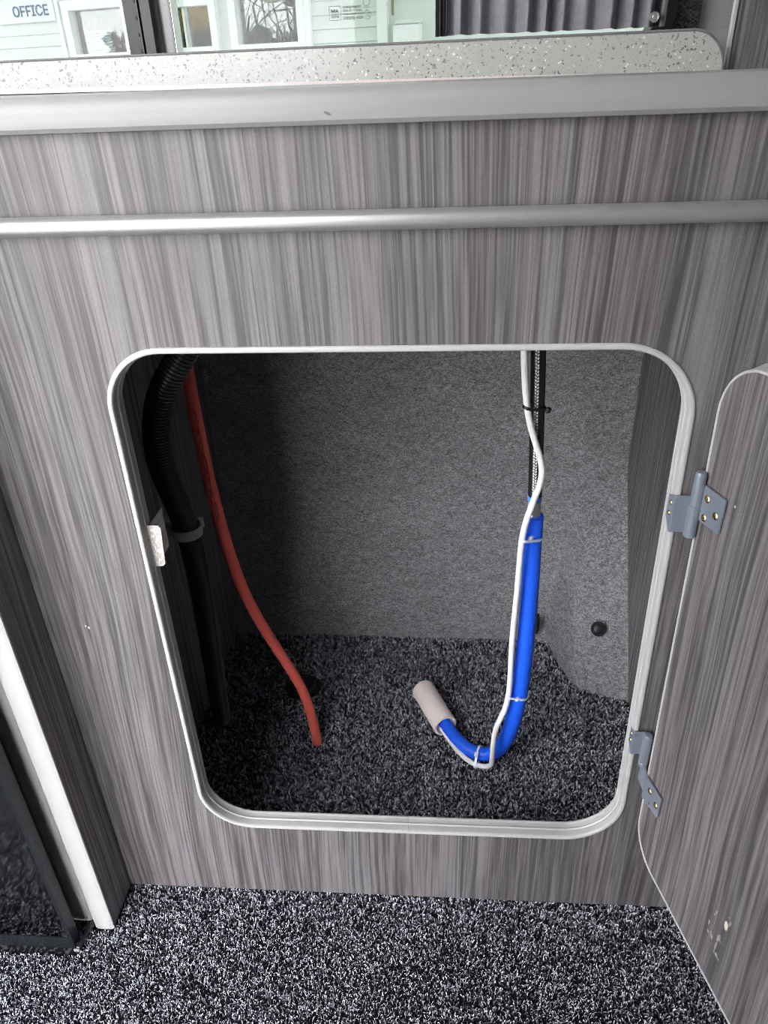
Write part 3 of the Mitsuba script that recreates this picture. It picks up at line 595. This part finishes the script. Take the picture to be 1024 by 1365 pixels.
# cable ties
def loop2(c1, r1, c2, r2, axis, wd=0.0034, tk=0.0013):
    """a strap round two round things (centres c1, c2) in the plane across axis"""
    from shapely.geometry import Point
    ax = axis / np.linalg.norm(axis); e_ = c2 - c1; e_ = e_ - ax * (e_ @ ax); dd = np.linalg.norm(e_); e_ /= dd; g_ = np.cross(ax, e_)
    hull = Point(0, 0).buffer(r1, 24).union(Point(dd, 0).buffer(r2, 24)).convex_hull
    m_ = extr(Polygon(hull.buffer(tk + 0.0003).exterior.coords, [hull.buffer(0.0003).exterior.coords]), wd)
    v_ = m_.vertices; m_.vertices = c1 + v_[:, :1] * e_ + v_[:, 1:2] * g_ + (v_[:, 2:] - wd / 2) * ax
    trimesh.repair.fix_normals(m_)
    return m_, e_, g_, ax
def at_z(c, z, lo=0, hi=None):
    i_ = lo + int(np.argmin(np.abs(c[lo:hi, 2] - z))); t = c[min(i_ + 1, len(c) - 1)] - c[i_ - 1]; return c[i_], t / np.linalg.norm(t)
def tie(name, c1, r1, c2, r2, axis, mt, label, head, tail=None, grp=None):
    axis = axis * np.sign(axis[2]) + np.array([0.42, 0.0, 0.0]) if name != 'cable_tie_003' else axis
    m_, e_, g_, ax = loop2(c1, r1, c2, r2, axis)
    tag(name, label, 'cable tie', grp)
    put(name + '__strap', m_, mt, smooth=30)
    hb = bx(-0.0034, 0.0034, -0.0024, 0.0024, -0.0031, 0.0031, 0.0008)
    R4 = np.eye(4); hd = head - c1
    R4[:3, 0] = e_; R4[:3, 1] = g_; R4[:3, 2] = ax; R4[:3, 3] = head
    put(name + '__head', hb.apply_transform(R4), mt, smooth=30)
b1, t1 = at_z(bc, 0.583); w1, _ = at_z(wc, 0.588, 0, 160)
tie('cable_tie', b1, 0.0086, w1, 0.0039, t1, 'black_plastic', 'small black cable tie holding the white cable to the braided hose', b1 + np.array([0.0120, -0.003, -0.0045]))
b2, t2 = at_z(bp, 0.4130, 0, 150); w2, _ = at_z(wc, 0.4120, 0, 220)
tie('cable_tie_001', b2, 0.0114, w2, 0.0039, t2, 'tie_clear', 'clear cable tie near the top end of the blue hose', b2 + np.array([-0.0040, -0.0130, 0.002]))
b3, t3 = at_z(bp, 0.1500, 0, 150); w3, _ = at_z(wc, 0.1540, 0, 260)
tie('cable_tie_002', b3, 0.0121, w3, 0.0039, t3, 'tie_clear', 'clear cable tie halfway down the lower bend of the blue hose', b3 + np.array([-0.0040, -0.0135, 0.001]))
i4 = int(np.argmin(np.linalg.norm(bp - np.array([0.066, 0.226, 0.0145]), axis=1))); b4 = bp[i4]; t4 = bp[i4 + 1] - bp[i4 - 1]
w4 = wc[int(np.argmin(np.linalg.norm(wc - np.array([0.064, 0.209, 0.0085]), axis=1)))]
tie('cable_tie_003', b4, 0.0108, w4, 0.0039, t4, 'tie_clear', 'clear cable tie on the floor-level bend of the blue hose next to the pump', b4 + np.array([-0.0045, -0.0100, 0.0085]))
# floor drain socket, push clip, dark oval for the gap shadow
dr_ = [(0.0, 0.002), (0.017, 0.002), (0.017, 0.010), (0.0195, 0.0105), (0.021, 0.010)]
z_ = 0.010
for k_ in range(3): dr_ += [(0.0225, z_ - 0.001), (0.0225, z_ - 0.002), (0.0212, z_ - 0.0028)]; z_ -= 0.003
dr_ += [(0.030, 0.0008), (0.031, -0.001), (0, -0.001)]
dm = lathe(dr_, 40); dm.apply_translation([-0.2300, 0.3720, 0.002])
put('floor_outlet', dm, 'black_plastic', smooth=35, label='black round threaded outlet in the cabinet floor behind the red hose', cat='outlet')
pc = lathe([(0, 0.0046), (0.0060, 0.0042), (0.0082, 0.0030), (0.0090, 0.0022), (0.0112, 0.0022), (0.0122, 0.0012), (0.0122, -0.003), (0, -0.003)], 36)
put('push_clip', align(pc, [0.2722, 0.4225, 0.1005], [-0.08, -0.86, 0.50]), 'black_plastic', smooth=40, label='round black push clip pinning the felt lining at the lower right', cat='clip')
sg = trimesh.creation.capsule(0.030, 0.006, count=[16, 16]); sg = trimesh.creation.icosphere(3, 1.0); sg.vertices *= [0.004, 0.005, 0.024]; sg.apply_translation([0.1835, 0.502, 0.046])  # black oval put in as the shadow in the lining gap
put('painted_gap_shadow', sg, 'dark_void', smooth=True, label='narrow black oval standing in for the shadow in a felt gap, partly hidden behind the blue hose', cat='shadow_oval')

# ---------------------------------------------------------------- outside: office, trees
BT = math.radians(15); Bt = np.array([math.cos(BT), -math.sin(BT), 0]); Bn = np.array([-math.sin(BT), -math.cos(BT), 0]); BP = np.array([-1.3, 5.0, 0])
def B(m):
    """building frame: x along the facade, -y out of it, z up"""
    v = m.vertices.copy(); m.vertices = BP + v[:, :1] * Bt - v[:, 1:2] * Bn + v[:, 2:] * np.array([0, 0, 1.0]); return m
tag('office_building', 'white weatherboarded office building seen through the van window', 'building')
OB = 'office_building__'
wins = [(-1.265, -0.845, 1.165, 1.420), (-0.470, -0.185, 1.170, 1.394), (0.008, 0.430, 1.168, 1.560)]
fac = Polygon([(-4, -0.55), (4, -0.55), (4, 3.0), (-4, 3.0)], [rrect(a_, b_, c_, d_, 0.004, 2) for a_, b_, c_, d_ in wins])
put(OB + 'wall', B(xz(extr(fac, 0.03), 0.03)), 'office_white')
def plank(s0, s1, z0, z1):
    # lapped board: the lower edge stands proud
    pr = Polygon([(0.0, z0), (-0.018, z0 + 0.001), (-0.004, z1), (0.0, z1)])
    m_ = extr(pr, s1 - s0); v = m_.vertices.copy(); m_.vertices = np.c_[s0 + v[:, 2], 0.03 + v[:, 0], v[:, 1]]; return B(m_)
for s0, s1 in ((-2.6, -1.372), (0.515, 0.955)):
    z = 1.0775
    for k_ in range(9):
        put(OB + 'plank', plank(s0, s1, z + 0.0005, z + 0.0735), 'office_white'); z += 0.0735
put(OB + 'corner_board', B(bx(0.955, 1.02, -0.01, 0.04, -0.5, 2.9)), 'office_frame')
put(OB + 'corner_board', B(bx(0.455, 0.515, -0.01, 0.04, -0.5, 2.9)), 'office_frame')
put(OB + 'corner_board', B(bx(-1.372, -1.345, -0.012, 0.04, -0.5, 2.9)), 'office_frame')
for i_, (a_, b_, c_, d_) in enumerate(wins):
    w = Polygon(rrect(a_ - 0.052, b_ + 0.048, c_ - 0.07, d_ + 0.055, 0.004, 2), [rrect(a_, b_, c_, d_, 0.004, 2)])
    k_ = put(OB + 'window', B(xz(extr(w, 0.07), -0.02)), 'office_frame')
    g_ = pane(a_, b_, c_, d_, 0.045); put(k_ + '__pane', B(g_), 'office_glass')
    if i_ == 1: put(k_ + '__glazing_bar', B(bx(-0.398, -0.380, 0.012, 0.055, c_, d_)), 'office_frame')
    # room behind the pane
    rm = trimesh.creation.box([b_ - a_ + 0.2, 0.6, d_ - c_ + 0.3]); rm.apply_translation([(a_ + b_) / 2, 0.061 + 0.3, (c_ + d_) / 2])
    rm.invert()
    keepf = rm.triangles_center[:, 1] > 0.07
    rm = trimesh.Trimesh(rm.vertices, rm.faces[keepf], process=False)
    put(k_ + '__room', B(rm), 'room_brown' if i_ == 0 else 'room_dark')
    if i_ == 0:
        for q in range(9):
            bl = bx(-1.235, -1.03 + 0.012 * math.sin(q), -0.012, 0.012, -0.0012, 0.0012); bl.apply_transform(trimesh.transformations.rotation_matrix(math.radians(35), [1, 0, 0])); bl.apply_translation([0, 0.09, 1.165 + q * 0.0165])
            put(k_ + '__slat', B(bl), 'blind_blue')
put(OB + 'added_shade_roof', B(bx(-4, 4, -2.0, 0.03, 2.25, 2.35)), 'office_white')  # unseen canopy, added to keep sky light off the facade
tag('office_sign', 'white board sign reading OFFICE in blue capitals on the building', 'sign')
put('office_sign__board', B(bx(-1.875, -1.385, -0.006, 0.012, 1.3695, 1.56, 0.002)), 'sign_white')
tx = textm('OFFICE', 0.0600, 0.003, bold=True, width=0.302)
v = tx.vertices.copy(); b_ = tx.bounds
tx.vertices = np.c_[-1.735 + v[:, 0], -0.0065 - v[:, 2], 1.4060 + v[:, 1]]; trimesh.repair.fix_normals(tx)
put('office_sign__lettering', B(tx), 'sign_blue', label='blue capital letters')
put('wall_lamp', B(align(lathe([(0, 0), (0.030, 0), (0.052, 0.008), (0.060, 0.020), (0.048, 0.026), (0.03, 0.05), (0.012, 0.07), (0, 0.07)], 32), [0.316, -0.10, 1.372], [0, 0, 1])), 'olive', smooth=40, label='small olive bowl-shaped lamp hanging before the office window with branches', cat='lamp')
put('wall_lamp__stem', B(cat_(tube(np.c_[np.full(8, 0.316), np.full(8, -0.10), np.linspace(1.44, 1.70, 8)], 0.008, 10), bx(0.308, 0.324, -0.10, -0.018, 1.69, 1.71))), 'olive')
put('hanging_strap', B(bx(1.053, 1.068, -0.03, -0.018, 1.272, 1.75, 0.003)), 'olive', label='thin olive strap hanging down the bright right part of the building', cat='strap')
tag('meter_box', 'pale box with a sloping lid on the bright right part of the building', 'box')
mbx = extr(Polygon([(0.0, 0.95), (-0.06, 0.95), (-0.06, 1.222), (0.0, 1.250)]), 0.165); v = mbx.vertices.copy(); mbx.vertices = np.c_[1.062 + v[:, 2], 0.03 + v[:, 0], v[:, 1]]
put('meter_box__body', B(mbx), 'office_frame')
put('meter_box__lid', B(bx(1.058, 1.231, -0.034, 0.03, 1.224, 1.230)), 'grey_edging')

# trees and hedge behind the van, mirrored by the office windows
def tree(name, base, h, seed, mt, label, cat, stems=7):
    rng = np.random.default_rng(seed); segs = []
    def grow(p, d, L, r, lev):
        n = 4; pts = [p]; dd = d.copy()
        for _ in range(n):
            dd = dd + rng.normal(0, 0.14, 3); dd /= np.linalg.norm(dd); pts.append(pts[-1] + dd * L / n)
        segs.append(tube(np.array(pts), np.linspace(r, r * 0.6, n + 1), 5, caps=False))
        if lev == 0: return
        for _ in range(4):
            q = pts[rng.integers(1, n + 1)]; nd = dd + rng.normal(0, 0.55, 3); nd /= np.linalg.norm(nd); grow(q, nd, L * 0.62, r * 0.55, lev - 1)
    for k_ in range(stems):
        a_ = 2 * np.pi * k_ / stems; d_ = np.array([0.38 * math.cos(a_), 0.38 * math.sin(a_), 1.0]); d_ /= np.linalg.norm(d_)
        grow(np.array(base, float) + [0.12 * math.cos(a_), 0.12 * math.sin(a_), 0], d_, h * 0.5, h * 0.011, 3)
    tag(name, label, cat); put(name + '__branches', cat_(*segs), mt)
tree('bare_tree', (-7.9, -3.4, -0.55), 4.6, 20, 'bark', 'bare many-stemmed tree behind the van, mirrored in an office window', 'tree')
def leaves(name, pts, seed, mt, label, size):
    rng = np.random.default_rng(seed); n = len(pts); a_ = rng.normal(size=(n, 3)) * size; b_ = rng.normal(size=(n, 3)) * size
    v = np.stack([pts, pts + a_, pts + b_], 1).reshape(-1, 3)
    put(name, trimesh.Trimesh(v, np.arange(3 * n).reshape(-1, 3), process=False), mt, label=label, cat='shrub')
rng = np.random.default_rng(4); n_ = 12000
u_ = rng.uniform(-2.0, 1.5, n_)[:, None] * np.array([0.78, -0.62, 0]); w_ = rng.uniform(-0.3, 0.3, n_)[:, None] * np.array([0.62, 0.78, 0])
leaves('hedge', np.array([-6.5, -0.6, 0]) + u_ + w_ + np.c_[np.zeros(n_), np.zeros(n_), rng.uniform(-0.55, 1.70, n_)], 5, 'leaf_dark', 'dark clipped hedge behind the van, mirrored along the foot of the office windows', 0.06)
d_ = rng.normal(size=(7000, 3)); d_ /= np.linalg.norm(d_, axis=1, keepdims=True)
leaves('yellow_shrub', np.array([-8.0, -0.95, 1.7]) + d_ * np.array([0.55, 0.55, 0.75]) * rng.uniform(0.5, 1, (7000, 1)), 6, 'leaf_yellow', 'yellow flowering shrub behind the van, mirrored in the narrow office window', 0.05)
